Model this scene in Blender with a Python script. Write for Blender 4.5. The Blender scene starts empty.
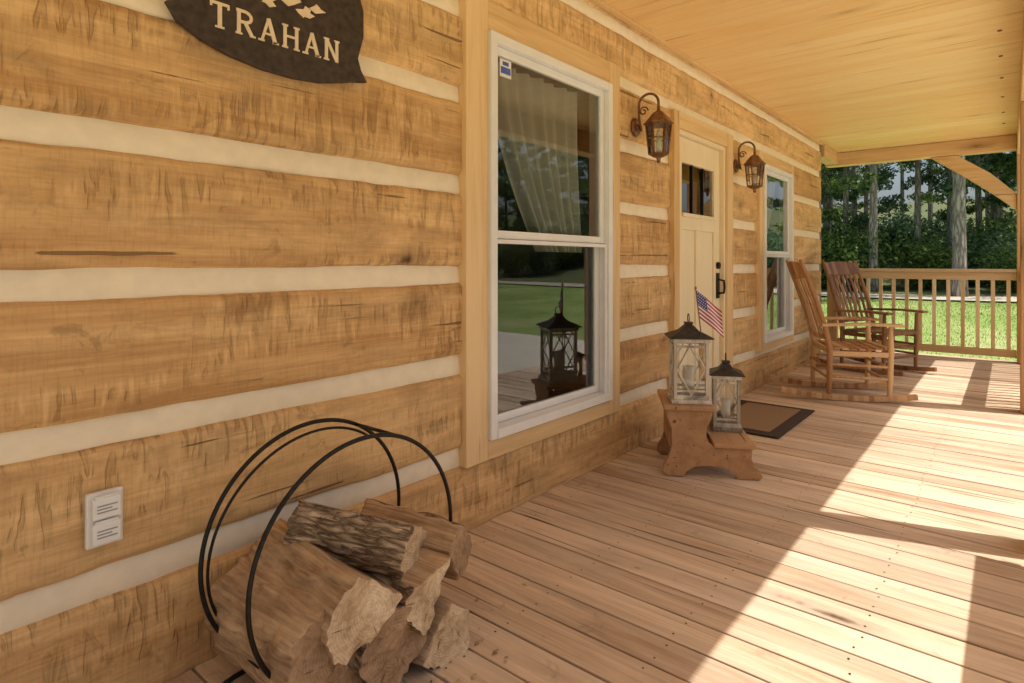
import bpy, bmesh, math, random
import numpy as np
from mathutils import Vector, Matrix, noise
random.seed(7); rng=np.random.default_rng(11)
scene=bpy.context.scene
COL=scene.collection
# ------------------------------------------------------------ helpers
def link(o,parent=None):
    COL.objects.link(o)
    if parent: o.parent=parent
    return o
def empty(name,loc=(0,0,0),rotz=0):
    e=bpy.data.objects.new(name,None); e.location=loc; e.rotation_euler=(0,0,rotz); e.empty_display_size=.1
    return link(e)
class MB:
    def __init__(s): s.v=[];s.f=[];s.m=[];s.r=[];s.cur=0.0;s.sm=[]
    def rnd(s): s.cur=random.random()
    def add(s,vs,fs,m=0,smooth=False,new=True):
        if new: s.rnd()
        b=len(s.v); s.v+= [tuple(v) for v in vs]; s.r+=[s.cur]*len(vs)
        for f in fs: s.f.append([i+b for i in f]); s.m.append(m); s.sm.append(smooth)
    def box(s,a,b,m=0):
        x0,y0,z0=[min(a[i],b[i]) for i in range(3)]; x1,y1,z1=[max(a[i],b[i]) for i in range(3)]
        s.add([(x0,y0,z0),(x1,y0,z0),(x1,y1,z0),(x0,y1,z0),(x0,y0,z1),(x1,y0,z1),(x1,y1,z1),(x0,y1,z1)],
          [(0,3,2,1),(4,5,6,7),(0,1,5,4),(1,2,6,5),(2,3,7,6),(3,0,4,7)],m)
    def beam(s,p0,p1,w,h,up=(0,0,1),m=0):
        p0=Vector(p0);p1=Vector(p1);d=(p1-p0).normalized();u=Vector(up)
        sd=d.cross(u).normalized();u=sd.cross(d).normalized()
        vs=[]
        for p in(p0,p1):
            for a,b in((-1,-1),(1,-1),(1,1),(-1,1)): vs.append(p+sd*a*w/2+u*b*h/2)
        s.add(vs,[(0,3,2,1),(4,5,6,7),(0,1,5,4),(1,2,6,5),(2,3,7,6),(3,0,4,7)],m)
    def tube(s,path,r,n=10,m=0,closed=False):
        path=[Vector(p) for p in path]; k=len(path); vs=[];fs=[]
        rr=r if isinstance(r,(list,tuple)) else [r]*k
        ref=None
        for i,p in enumerate(path):
            if closed: t=(path[(i+1)%k]-path[i-1]).normalized()
            else: t=(path[min(i+1,k-1)]-path[max(i-1,0)]).normalized()
            if ref is None:
                ref=t.orthogonal().normalized()
            a=(ref-t*ref.dot(t)).normalized(); ref=a; b=t.cross(a)
            for j in range(n):
                an=2*math.pi*j/n; vs.append(p+(a*math.cos(an)+b*math.sin(an))*rr[i])
        for i in range(k if closed else k-1):
            i2=(i+1)%k
            for j in range(n):
                fs.append((i*n+j,i*n+(j+1)%n,i2*n+(j+1)%n,i2*n+j))
        if not closed:
            fs.append(tuple(range(n))[::-1]); fs.append(tuple((k-1)*n+j for j in range(n)))
        s.add(vs,fs,m,True)
    def cyl(s,p0,p1,r0,r1=None,n=16,m=0): s.tube([p0,p1],[r0,r0 if r1 is None else r1],n,m)
    def prism(s,pts,ax,lo,hi,m=0):
        n=len(pts); vs=[ax(p[0],p[1],lo) for p in pts]+[ax(p[0],p[1],hi) for p in pts]
        fs=[tuple(range(n))[::-1],tuple(range(n,2*n))]+[(i,(i+1)%n,(i+1)%n+n,i+n) for i in range(n)]
        s.add(vs,fs,m)
    def obj(s,name,mats,parent=None,bevel=0,seg=2,autosm=False):
        me=bpy.data.meshes.new(name); me.from_pydata(s.v,[],s.f)
        for m in mats: me.materials.append(m)
        me.polygons.foreach_set('material_index',s.m)
        me.polygons.foreach_set('use_smooth',s.sm)
        at=me.attributes.new('rnd','FLOAT','POINT'); at.data.foreach_set('value',s.r)
        bm=bmesh.new(); bm.from_mesh(me); bmesh.ops.recalc_face_normals(bm,faces=bm.faces); bm.to_mesh(me); bm.free()
        me.update()
        o=bpy.data.objects.new(name,me); link(o,parent)
        if bevel:
            b=o.modifiers.new('bevel','BEVEL'); b.width=bevel; b.segments=seg; b.limit_method='ANGLE'; b.angle_limit=math.radians(50)
        return o
# ------------------------------------------------------------ node materials
def newmat(name):
    m=bpy.data.materials.new(name); m.use_nodes=True; nt=m.node_tree; nt.nodes.clear()
    out=nt.nodes.new('ShaderNodeOutputMaterial'); return m,nt,out
class N:
    def __init__(s,nt): s.nt=nt
    def n(s,t,**k):
        nd=s.nt.nodes.new(t)
        for a,b in k.items(): setattr(nd,a,b)
        return nd
    def l(s,a,b): s.nt.links.new(a,b)
    def setin(s,sock,v):
        if isinstance(v,bpy.types.NodeSocket): s.l(v,sock)
        else: sock.default_value=v
    def math(s,op,a,b=None,c=None,clamp=False):
        nd=s.n('ShaderNodeMath',operation=op,use_clamp=clamp); s.setin(nd.inputs[0],a)
        if b is not None: s.setin(nd.inputs[1],b)
        if c is not None: s.setin(nd.inputs[2],c)
        return nd.outputs[0]
    def vmul(s,v,sc):
        nd=s.n('ShaderNodeVectorMath',operation='MULTIPLY'); s.setin(nd.inputs[0],v); s.setin(nd.inputs[1],sc); return nd.outputs[0]
    def vadd(s,v,w):
        nd=s.n('ShaderNodeVectorMath',operation='ADD'); s.setin(nd.inputs[0],v); s.setin(nd.inputs[1],w); return nd.outputs[0]
    def noise(s,v,scale=1,detail=4,rough=.55,dist=0):
        nd=s.n('ShaderNodeTexNoise'); s.setin(nd.inputs['Vector'],v); nd.inputs['Scale'].default_value=scale
        nd.inputs['Detail'].default_value=detail; nd.inputs['Roughness'].default_value=rough; nd.inputs['Distortion'].default_value=dist
        return nd.outputs['Fac']
    def voro(s,v,scale=1,feature='F1',rand=1):
        nd=s.n('ShaderNodeTexVoronoi',feature=feature); s.setin(nd.inputs['Vector'],v); nd.inputs['Scale'].default_value=scale
        nd.inputs['Randomness'].default_value=rand
        return nd.outputs['Distance']
    def ramp(s,f,stops,interp='LINEAR'):
        nd=s.n('ShaderNodeValToRGB'); cr=nd.color_ramp; cr.interpolation=interp
        while len(cr.elements)<len(stops): cr.elements.new(.5)
        for e,(p,c) in zip(cr.elements,stops):
            e.position=p; e.color=(c,c,c,1) if isinstance(c,(int,float)) else (*c,1)
        s.setin(nd.inputs[0],f); return nd.outputs[0]
    def mix(s,f,a,b,mode='MIX'):
        nd=s.n('ShaderNodeMix',data_type='RGBA',blend_type=mode); s.setin(nd.inputs[0],f)
        for i,v in((6,a),(7,b)):
            s.setin(nd.inputs[i],(*v,1) if isinstance(v,tuple) and len(v)==3 else v)
        return nd.outputs[2]
    def coords(s): return s.n('ShaderNodeTexCoord').outputs['Object']
    def rnd(s):
        return s.n('ShaderNodeAttribute',attribute_name='rnd').outputs['Fac']
    def bump(s,h,strength=.3,dist=.01,normal=None):
        nd=s.n('ShaderNodeBump'); nd.inputs['Strength'].default_value=strength; nd.inputs['Distance'].default_value=dist
        s.l(h,nd.inputs['Height'])
        if normal: s.l(normal,nd.inputs['Normal'])
        return nd.outputs[0]
    def bsdf(s,out,col,rough=.6,normal=None,metal=0,spec=.5):
        b=s.n('ShaderNodeBsdfPrincipled'); s.setin(b.inputs['Base Color'],(*col,1) if isinstance(col,tuple) else col)
        s.setin(b.inputs['Roughness'],rough); b.inputs['Metallic'].default_value=metal; b.inputs['Specular IOR Level'].default_value=spec
        if normal: s.l(normal,b.inputs['Normal'])
        s.l(b.outputs[0],out.inputs[0]); return b
def plain(name,col,rough=.5,metal=0,var=.15,scale=30,bump=.1,spec=.5):
    m,nt,out=newmat(name); k=N(nt); c=k.coords(); n=k.noise(c,scale,3)
    dk=tuple(x*(1-var) for x in col); lt=tuple(min(1,x*(1+var)) for x in col)
    k.bsdf(out,k.ramp(n,[(.3,dk),(.7,lt)]),rough,k.bump(n,bump,.003),metal,spec); return m
def wood(name,dark,light,axis='X',fine=55,rough=.6,knots=.5,bump=.25,hewn=0,rv=.25,knotcol=(.07,.03,.012),kscale=1.0,stain=0.0,grey=0,greycol=(.50,.41,.31)):
    m,nt,out=newmat(name); k=N(nt); c=k.coords(); r=k.rnd()
    cmb=k.n('ShaderNodeCombineXYZ')
    for i,f in enumerate((37.1,91.7,53.3)): k.l(k.math('MULTIPLY',r,f),cmb.inputs[i])
    p=k.vadd(c,cmb.outputs[0])
    ai='XYZ'.index(axis)
    def sc(al,cr): return tuple(al if i==ai else cr for i in range(3))
    big=k.noise(k.vmul(p,sc(.5,2.5)),1,2,.5,.4)
    gv=k.vmul(p,sc(1.2,16))
    knm=None
    if knots>0:
        kv=k.vmul(p,sc(1.1*kscale,4.2*kscale)) if not hewn else k.vmul(p,(2.6,3,3.9))
        nd=k.n('ShaderNodeTexVoronoi',feature='F1'); k.l(kv,nd.inputs['Vector']); nd.inputs['Scale'].default_value=1
        kd=nd.outputs['Distance']; kcol=k.n('ShaderNodeSeparateColor'); k.l(nd.outputs['Color'],kcol.inputs[0])
        has=k.math('GREATER_THAN',kcol.outputs[0],1-knots)
        knm=k.math('MULTIPLY',k.ramp(k.math('ADD',kd,k.math('MULTIPLY',k.noise(p,25,1),.06)),[(.055,1.0),(.12,.35),(.3,0.0)]),has)
        warp=k.math('MULTIPLY',knm,.5)
        wv=k.n('ShaderNodeCombineXYZ')
        for i in range(3): k.l(warp,wv.inputs[i])
        gv=k.vadd(gv,wv.outputs[0])
    g1=k.noise(gv,1,4,.6,.6)
    g2=k.noise(k.vmul(p,sc(3,fine*2.2)),1,2,.6)
    t=k.math('ADD',k.math('MULTIPLY',g1,.55),k.math('ADD',k.math('MULTIPLY',g2,.25),k.math('MULTIPLY',big,.3)))
    t=k.math('ADD',t,k.math('MULTIPLY',k.math('SUBTRACT',r,.5),rv))
    col=k.ramp(t,[(.36,dark),(.68,light)])
    h=k.math('ADD',k.math('MULTIPLY',g2,.5),k.math('MULTIPLY',g1,.8))
    if hewn:
        hv=k.noise(k.vmul(p,(40,10,6.5)),1,2,.6,.5)
        msk=k.ramp(k.noise(k.vmul(p,(1.8,1,6.0)),1,2),[(.42,0.0),(.54,1.0)])
        hm=k.ramp(hv,[(.38,0.0),(.45,1.0)])
        inv=k.math('MULTIPLY',k.math('SUBTRACT',1.0,hm),msk)
        col=k.mix(k.math('MULTIPLY',inv,.30),col,tuple(x*.48 for x in dark))  # groove shade painted into the log colour, on top of the bump
        hi=k.ramp(hv,[(.54,0.0),(.64,1.0)])
        col=k.mix(k.math('MULTIPLY',k.math('MULTIPLY',hi,msk),.38),col,tuple(min(1,x*1.10) for x in light))  # ridges between grooves lightened, a highlight painted into the colour
        h=k.math('ADD',k.math('MULTIPLY',h,.6),k.math('MULTIPLY',k.math('SUBTRACT',1.0,inv),hewn))
        sv=k.noise(k.vmul(p,(150,10,14)),1,2,.6)
        col=k.mix(k.math('MULTIPLY',k.ramp(sv,[(.36,1.0),(.5,0.0)]),.16),col,tuple(x*.6 for x in dark))
        mot=k.noise(k.vmul(p,(5,5,16)),1,4,.7,.4)
        col=k.mix(k.math('MULTIPLY',k.ramp(mot,[(.48,0.0),(.66,1.0)]),.26),col,(.32,.19,.10))
    if stain:
        st=k.ramp(k.noise(k.vmul(p,sc(1.6,4.5)),1,4,.65,.5),[(.50,0.0),(.72,1.0)])
        col=k.mix(k.math('MULTIPLY',st,stain),col,tuple(x*.42 for x in dark))
        st2=k.ramp(k.noise(k.vmul(p,(9,9,9)),1,4,.7,.8),[(.62,0.0),(.7,1.0)])
        col=k.mix(k.math('MULTIPLY',st2,stain*.9),col,tuple(x*.3 for x in dark))
    if grey:
        gr=k.ramp(k.noise(k.vmul(p,sc(.8,5)),1,3,.6),[(.4,0.0),(.7,1.0)])
        col=k.mix(k.math('MULTIPLY',gr,grey),col,greycol)
    if knm is not None: col=k.mix(k.math('MULTIPLY',knm,.9),col,knotcol)
    if knots>0:
        ck=k.ramp(k.noise(k.vmul(p,sc(1.1,45)),1,1,.4,.3),[(.25,1.0),(.29,0.0)])
        col=k.mix(k.math('MULTIPLY',ck,.75),col,tuple(x*.3 for x in dark))
        h=k.math('SUBTRACT',h,k.math('MULTIPLY',ck,.8))
    k.bsdf(out,col,rough,k.bump(h,bump,.006),0,.35); return m

M_log=wood('log_wood',(.56,.305,.115),(.93,.63,.30),'X',hewn=1.3,bump=.75,knots=.5,kscale=.85,rv=.16,stain=.42,rough=.72,knotcol=(.10,.04,.017))
M_chink=plain('chinking_mortar',(.95,.83,.62),.85,var=.05,scale=18,bump=.5)
M_case=wood('casing_pine',(.66,.41,.17),(.90,.65,.35),'Z',knots=.25,kscale=.9,rv=.15,bump=.15,rough=.5)
M_caseX=wood('casing_pine_flat',(.66,.41,.17),(.90,.65,.35),'X',knots=.25,kscale=.9,rv=.15,bump=.15,rough=.5)
M_door=wood('door_paint',(.88,.72,.46),(.95,.82,.58),'Z',knots=0,rv=.05,bump=.08,rough=.42)
M_ceil=wood('ceiling_pine',(.88,.55,.20),(.97,.73,.37),'Y',knots=.3,kscale=1.1,rv=.16,bump=.08,rough=.38,knotcol=(.45,.22,.08))
M_deck=wood('deck_boards',(.33,.20,.11),(.76,.575,.40),'Y',knots=.4,kscale=1.0,rv=.22,bump=.4,rough=.7,stain=.32,grey=.45,greycol=(.66,.56,.45))
M_beamY=wood('beam_timber',(.60,.36,.15),(.84,.60,.32),'Y',knots=.3,rv=.15,bump=.25)
M_beamX=wood('beam_timber_long',(.60,.36,.15),(.84,.60,.32),'X',knots=.3,rv=.15,bump=.25)
M_post=wood('post_timber',(.42,.22,.09),(.66,.40,.18),'Z',knots=.3,rv=.15,bump=.25)
M_rail=wood('rail_wood',(.68,.50,.27),(.92,.76,.50),'Z',knots=0,rv=.3,bump=.15)
M_railY=wood('rail_wood_flat',(.64,.46,.24),(.88,.70,.44),'Y',knots=0,rv=.3,bump=.15)
M_chair=wood('chair_oak',(.42,.20,.085),(.70,.44,.22),'Z',knots=0,rv=.5,bump=.12,rough=.42)
M_chairD=wood('chair_walnut',(.16,.075,.035),(.36,.19,.09),'Z',knots=0,rv=.4,bump=.12,rough=.4)
M_stool=wood('stool_wood',(.28,.135,.06),(.54,.315,.16),'X',knots=.2,rv=.3,bump=.25,rough=.5)
M_worn=wood('weathered_whitewash',(.28,.23,.17),(.86,.79,.68),'Z',knots=.0,rv=.3,bump=.4,rough=.8,stain=.6)
M_white=plain('white_vinyl',(.88,.87,.84),.35,var=.03,scale=8,bump=.03)
M_black=plain('black_iron',(.022,.020,.018),.42,.6,var=.3,scale=60,bump=.2)
M_bronze=plain('bronze_metal',(.24,.125,.065),.42,.6,var=.35,scale=50,bump=.2)
M_roofm=plain('dark_tin',(.05,.05,.052),.5,.5,var=.4,scale=40,bump=.2)
M_inside=plain('interior_wall',(.26,.21,.16),.9,var=.1,scale=3)
M_mat=plain('doormat_coir',(.27,.17,.09),.95,var=.45,scale=220,bump=.8)
M_matb=plain('doormat_border',(.055,.035,.022),.95,var=.5,scale=220,bump=.8)
M_candle=plain('candle_wax',(.90,.82,.66),.5,var=.05)
M_sign=plain('sign_stain',(.050,.034,.026),.55,var=.5,scale=40,bump=.25)
M_signt=plain('sign_letter',(.85,.69,.47),.6,var=.1)
M_nail=plain('nail_head',(.05,.04,.035),.5,.6)
M_shing=plain('roof_shingle',(.09,.08,.07),.9,var=.4,scale=12,bump=.5)
def glassmat(name,boost,tint=(.80,.84,.82)):
    m,nt,out=newmat(name); k=N(nt)
    fr=k.n('ShaderNodeFresnel'); fr.inputs[0].default_value=1.5
    f=k.math('MULTIPLY',fr.outputs[0],boost,clamp=True)
    tr=k.n('ShaderNodeBsdfTransparent'); tr.inputs[0].default_value=(*tint,1)
    gl=k.n('ShaderNodeBsdfGlossy'); gl.inputs['Roughness'].default_value=.008; gl.inputs[0].default_value=(.95,.97,1,1)
    mx=k.n('ShaderNodeMixShader'); k.l(f,mx.inputs[0]); k.l(tr.outputs[0],mx.inputs[1]); k.l(gl.outputs[0],mx.inputs[2])
    k.l(mx.outputs[0],out.inputs[0]); return m
M_glass=glassmat('window_glass',2.0,(.88,.91,.89)); M_glass2=glassmat('lantern_glass',1.2,(.94,.94,.92))
def curtain():
    m,nt,out=newmat('sheer_curtain'); k=N(nt)
    d=k.n('ShaderNodeBsdfDiffuse'); d.inputs[0].default_value=(.86,.78,.62,1)
    t=k.n('ShaderNodeBsdfTransparent'); mx=k.n('ShaderNodeMixShader'); mx.inputs[0].default_value=.32
    k.l(d.outputs[0],mx.inputs[1]); k.l(t.outputs[0],mx.inputs[2]); k.l(mx.outputs[0],out.inputs[0]); return m
M_curt=curtain()
def leafmat(name,a,b,c):
    m,nt,out=newmat(name); k=N(nt); r=k.rnd()
    col=k.ramp(r,[(.1,a),(.5,b),(.95,c)])
    d=k.n('ShaderNodeBsdfDiffuse'); k.l(col,d.inputs[0])
    t=k.n('ShaderNodeBsdfTranslucent'); k.l(col,t.inputs[0])
    mx=k.n('ShaderNodeMixShader'); mx.inputs[0].default_value=.45; k.l(d.outputs[0],mx.inputs[1]); k.l(t.outputs[0],mx.inputs[2]); k.l(mx.outputs[0],out.inputs[0]); return m
M_leaf=leafmat('leaves',(.08,.14,.045),(.17,.27,.08),(.36,.46,.14))
M_leaf2=leafmat('leaves_cool',(.07,.13,.08),(.15,.25,.13),(.28,.40,.22))
M_grassb=leafmat('grass_blades',(.13,.21,.05),(.22,.31,.08),(.38,.43,.15))
def barkmat(name,dark,light,sx=(14,14,3),bump=1.0,det=3):
    m,nt,out=newmat(name); k=N(nt); p=k.vmul(k.coords(),sx)
    w=k.noise(p,1.3,det,.65,1.2); v=k.voro(k.vadd(p,k.vmul(w,(1.5,1.5,1.5))),1,'DISTANCE_TO_EDGE')
    t=k.math('ADD',k.math('MULTIPLY',k.ramp(v,[(0,0.0),(.35,1.0)]),.6),k.math('MULTIPLY',w,.5))
    k.bsdf(out,k.ramp(t,[(.2,dark),(.85,light)]),.9,k.bump(t,bump,.012),0,.2); return m
M_bark=barkmat('tree_bark',(.08,.065,.05),(.34,.30,.25),(6,6,1.2))
M_barkL=barkmat('pale_bark',(.13,.11,.10),(.56,.50,.44),(9,9,1.6))
M_fbark=barkmat('firewood_bark',(.13,.075,.04),(.74,.56,.38),(44,9,44),1.0,5)
def firewoodmat(name,dark,light,endg):
    m,nt,out=newmat(name); k=N(nt); c=k.coords()
    if endg:
        sp=k.n('ShaderNodeSeparateXYZ'); k.l(c,sp.inputs[0])
        n=k.noise(c,9,4,.6)
        rr=k.math('SQRT',k.math('ADD',k.math('POWER',sp.outputs[0],2),k.math('POWER',sp.outputs[2],2)))
        rings=k.math('SINE',k.math('ADD',k.math('MULTIPLY',rr,820.0),k.math('MULTIPLY',n,22.0)))
        an=k.math('ARCTAN2',sp.outputs[0],sp.outputs[2])
        cv=k.n('ShaderNodeCombineXYZ'); k.l(k.math('MULTIPLY',an,5.0),cv.inputs[0]); k.l(k.math('MULTIPLY',rr,6.0),cv.inputs[1])
        crk=k.ramp(k.noise(cv.outputs[0],1.5,3,.6),[(.32,1.0),(.38,0.0)])
        t=k.math('ADD',k.math('MULTIPLY',rings,.035),k.math('ADD',k.math('MULTIPLY',n,.9),k.math('MULTIPLY',k.noise(c,70,3),.45)))
        col=k.ramp(t,[(.4,dark),(.95,light)]); col=k.mix(k.math('MULTIPLY',crk,.75),col,(.08,.05,.03))
        k.bsdf(out,col,.85,k.bump(t,.8,.008),0,.2)
    else:
        g=k.noise(k.vmul(c,(60,3,60)),1,4,.6,.5); b=k.noise(c,7,4,.6)
        t=k.math('ADD',k.math('MULTIPLY',g,.7),k.math('MULTIPLY',b,.5))
        k.bsdf(out,k.ramp(t,[(.40,dark),(.78,light)]),.85,k.bump(g,.9,.008),0,.2)
    return m
M_fend=firewoodmat('firewood_end',(.38,.25,.14),(.90,.73,.50),True)
M_fsplit=firewoodmat('firewood_split',(.22,.13,.07),(.70,.50,.31),False)
M_fendD=firewoodmat('firewood_end_weathered',(.22,.135,.075),(.56,.38,.23),True)
def ground():
    m,nt,out=newmat('ground_grass'); k=N(nt); c=k.coords()
    sp=k.n('ShaderNodeSeparateXYZ'); k.l(c,sp.inputs[0])
    a=k.noise(c,.45,4,.6); b=k.noise(c,14,4,.75)
    g=k.ramp(k.math('ADD',k.math('MULTIPLY',a,.6),k.math('MULTIPLY',b,.5)),[(.35,(.13,.21,.05)),(.55,(.25,.34,.09)),(.75,(.46,.46,.22))])
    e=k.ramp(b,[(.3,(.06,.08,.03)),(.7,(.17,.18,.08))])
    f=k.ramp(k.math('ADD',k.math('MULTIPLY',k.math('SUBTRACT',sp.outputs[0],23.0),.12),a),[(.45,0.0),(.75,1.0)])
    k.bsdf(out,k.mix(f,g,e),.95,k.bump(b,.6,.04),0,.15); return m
M_ground=ground()
def path(name,a,b_):
    m,nt,out=newmat(name); k=N(nt); c=k.coords(); v=k.voro(c,45); n=k.noise(c,2,3)
    k.bsdf(out,k.ramp(k.math('ADD',k.math('MULTIPLY',v,.6),k.math('MULTIPLY',n,.6)),[(.2,a),(.9,b_)]),.95,k.bump(v,.8,.01),0,.2); return m
M_gravel=path('gravel',(.34,.29,.22),(.62,.54,.43))
M_gravel2=path('bounce_gravel_pale',(.54,.47,.36),(.84,.76,.62))  # kept pale for the unseen strip added to bounce sunlight
# ------------------------------------------------------------ log house
house=empty('log_house')
XL,XR,XE=-2.2,8.02,8.95
zc=[.322,.71,1.09,1.47,1.85,2.22,2.535]; hw=.037
courses=[(-.02,.285)]+[(zc[i]+hw,zc[i+1]-hw) for i in range(6)]+[(2.572,2.70)]
W1=(1.938,2.978,.366,2.155); W2=(5.72,6.66,.40,2.06); D1=(3.90,4.80,0,2.07)
cuts=[(1.87,3.03,.366,2.155),(5.66,6.72,.40,2.06),(3.88,4.86,-.1,2.1)]
def spans(za,zb):
    ov=[c for c in cuts if min(zb,c[3])-max(za,c[2])>.03]
    ov.sort(); xs=[];x=XL
    for c in ov: xs.append((x,c[0])); x=c[1]
    xs.append((x,XR)); return xs
mb=MB()
for ci,(za,zb) in enumerate(courses):
    for (x0,x1) in spans(za,zb):
        nx=max(2,int((x1-x0)/.015)); H=zb-za; vs=[];fs=[]
        prof=[(-.0,.11),(0,.03),(.006,.012),(.016,.003)]+[(t,0) for t in np.linspace(.035,H-.035,15)]+[(H-.016,.003),(H-.006,.012),(H,.03),(H,.11)]
        seed=ci*13.7
        for i in range(nx+1):
            x=x0+(x1-x0)*i/nx
            ed=noise.noise(Vector((x*1.7,seed,0)))*.008+noise.noise(Vector((x*9,seed,4)))*.004
            for (t,y) in prof:
                z=za+t; yy=y
                if y<.02:
                    n1=noise.noise(Vector((x*24,z*5,seed)))
                    n2=noise.noise(Vector((x*2.5,z*5,seed+9)))
                    n3=noise.noise(Vector((x*9,z*14,seed+3)))
                    yy+= -abs(n1)*.010*(.4+max(0,n2)*1.5) - n2*.005 + n3*.004
                zz=z+(ed if (t<.03 or t>H-.03) and y<.05 else 0)
                if t<.03: zz=max(zz,za-.005)
                vs.append((x,yy,zz))
        P=len(prof)
        for i in range(nx):
            for j in range(P-1): fs.append((i*P+j,(i+1)*P+j,(i+1)*P+j+1,i*P+j+1))
        mb.add(vs,fs,0,True)
o=mb.obj('log_courses',[M_log],house)
mb=MB()
for z in zc:
    for (x0,x1) in spans(z-.04,z+.04):
        nx=max(2,int((x1-x0)/.05)); vs=[];fs=[]
        for i in range(nx+1):
            x=x0+(x1-x0)*i/nx; d=noise.noise(Vector((x*3,z*7,1)))*.004+noise.noise(Vector((x*15,z*7,1)))*.0015
            for t,y in((-.055,.03),(-.03,.016),(0,.019),(.03,.022),(.055,.035)): vs.append((x,y+d,z+t))
        for i in range(nx):
            for j in range(4): fs.append((i*5+j,(i+1)*5+j,(i+1)*5+j+1,i*5+j+1))
        mb.add(vs,fs,0,True)
mb.obj('chinking',[M_chink],house)
mb=MB()
def solid(x0,x1,z0,z1): mb.box((x0,.115,z0),(x1,.16,z1))
solid(XL,1.86,-.6,2.7);solid(3.04,3.87,-.6,2.7);solid(4.87,5.65,-.6,2.7);solid(6.73,XR,-.6,2.7)
for a,b,z0,z1 in((1.86,3.04,-.6,.36),(1.86,3.04,2.16,2.7),(3.87,4.87,2.08,2.7),(3.87,4.87,-.6,-.01),(5.65,6.73,-.6,.39),(5.65,6.73,2.07,2.7)): solid(a,b,z0,z1)
mb.box((XL,5.9,-.6),(XR,6.1,2.7)); mb.box((XL-.15,.12,-.6),(XL,6.1,2.7)); mb.box((XR,.02,-.6),(XR+.10,6.1,2.7))
mb.box((XL,.16,-.05),(XR,5.9,0.0)); mb.box((XL,.16,2.5),(XR,5.9,2.62))
mb.box((3.3,.16,0),(3.4,5.9,2.5)); mb.box((5.2,.16,0),(5.3,5.9,2.5))
mb.obj('wall_structure',[M_inside],house)
mb=MB()
vs=[(XL-.4,-2.12,2.74),(XE+.3,-2.12,2.74),(XE+.3,3.0,5.4),(XL-.4,3.0,5.4),(XE+.3,8.0,2.8),(XL-.4,8.0,2.8)]
vs2=[(a,b,c+.08) for a,b,c in vs]
mb.add(vs+vs2,[(0,3,2,1),(3,5,4,2),(6,7,8,9),(9,8,10,11),(0,1,7,6),(4,5,11,10),(0,6,9,3),(3,9,11,5),(1,2,8,7),(2,4,10,8)])
mb.obj('roof',[M_shing],house)
mb=MB(); x=XL
while x<XE+.02:
    mb.box((x,-2.06,2.60),(x+.1335,.03,2.62)); x+=.1355
mb.obj('porch_ceiling',[M_ceil],house,bevel=.003,seg=1)
mb=MB(); mb.box((XL,-2.08,2.6201),(XE+.15,.1,2.66)); mb.box((XL,-.028,2.574),(XR,-.002,2.5995)); mb.obj('ceiling_backing_trim',[M_caseX],house,bevel=.003)
mb=MB()
for x in(4.85,5.45,6.1,6.8,7.5,8.1):
    mb.cyl((x,-1.72,2.594),(x,-1.72,2.603),.012,.012,16)
mb.obj('soffit_fastener',[M_bronze],house)
def window(name,W,cw,ct,cb):
    x0,x1,z0,z1=W; e=bpy.data.objects.new(name,None); link(e,house)
    m=MB()
    m.box((x0-cw,-.026,z0-cb),(x0+.002,.10,z1+ct)); m.box((x1-.002,-.026,z0-cb),(x1+cw*.8,.10,z1+ct))
    m.obj('casing_side',[M_case],e,.004)
    m=MB()
    m.box((x0+.003,-.024,z1-.002),(x1-.003,.10,z1+ct)); m.box((x0+.003,-.024,z0-cb),(x1-.003,.10,z0+.002))
    m.obj('casing_head_sill',[M_caseX],e,.004)
    m=MB(); f=.045
    m.box((x0+.003,-.044,z0+.003),(x0+f,.09,z1-.003)); m.box((x1-f,-.044,z0+.003),(x1-.003,.09,z1-.003))
    m.box((x0+f,-.042,z1-f),(x1-f,.09,z1-.003)); m.box((x0+f,-.048,z0+.003),(x1-f,.09,z0+f))
    zm=(z0+z1)/2; s=.038
    a,b=x0+f+.001,x1-f-.001
    for y0,za,zb in((-.012,zm-.012,z1-f-.001),(.02,z0+f+.001,zm+.022)):
        m.box((a,y0,za),(a+s,y0+.028,zb)); m.box((b-s,y0,za),(b,y0+.028,zb))
        m.box((a+s,y0+.001,zb-s),(b-s,y0+.027,zb)); m.box((a+s,y0+.001,za),(b-s,y0+.027,za+s))
    m.box((a,-.030,z0+f),(a+.016,-.014,zm-.014)); m.box((b-.016,-.030,z0+f),(b,-.014,zm-.014)); m.box((a+.016,-.030,zm-.034),(b-.016,-.015,zm-.015))
    m.obj('frame',[M_white],e,.004)
    m=MB()
    for y,za,zb in((.002,zm+.01,z1-f-s),(.034,z0+f+s,zm)):
        m.add([(a+s-.005,y,za),(b-s+.005,y,za),(b-s+.005,y,zb),(a+s-.005,y,zb)],[(0,1,2,3)])
    m.obj('glass',[M_glass],e)
    return e
w1=window('window',W1,.135,.13,.085); w2=window('window.001',W2,.10,.10,.07)
mb=MB(); mb.box((2.045,-.0015,1.985),(2.125,.0005,2.065)); mb.obj('alarm_sticker',[M_white],w1)
mb=MB(); mb.box((2.052,-.0035,2.0),(2.118,-.0016,2.03)); mb.box((2.065,-.0035,2.038),(2.105,-.0016,2.055)); mb.obj('alarm_sticker_print',[plain('sticker_blue',(.08,.13,.5),.5)],w1)
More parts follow.
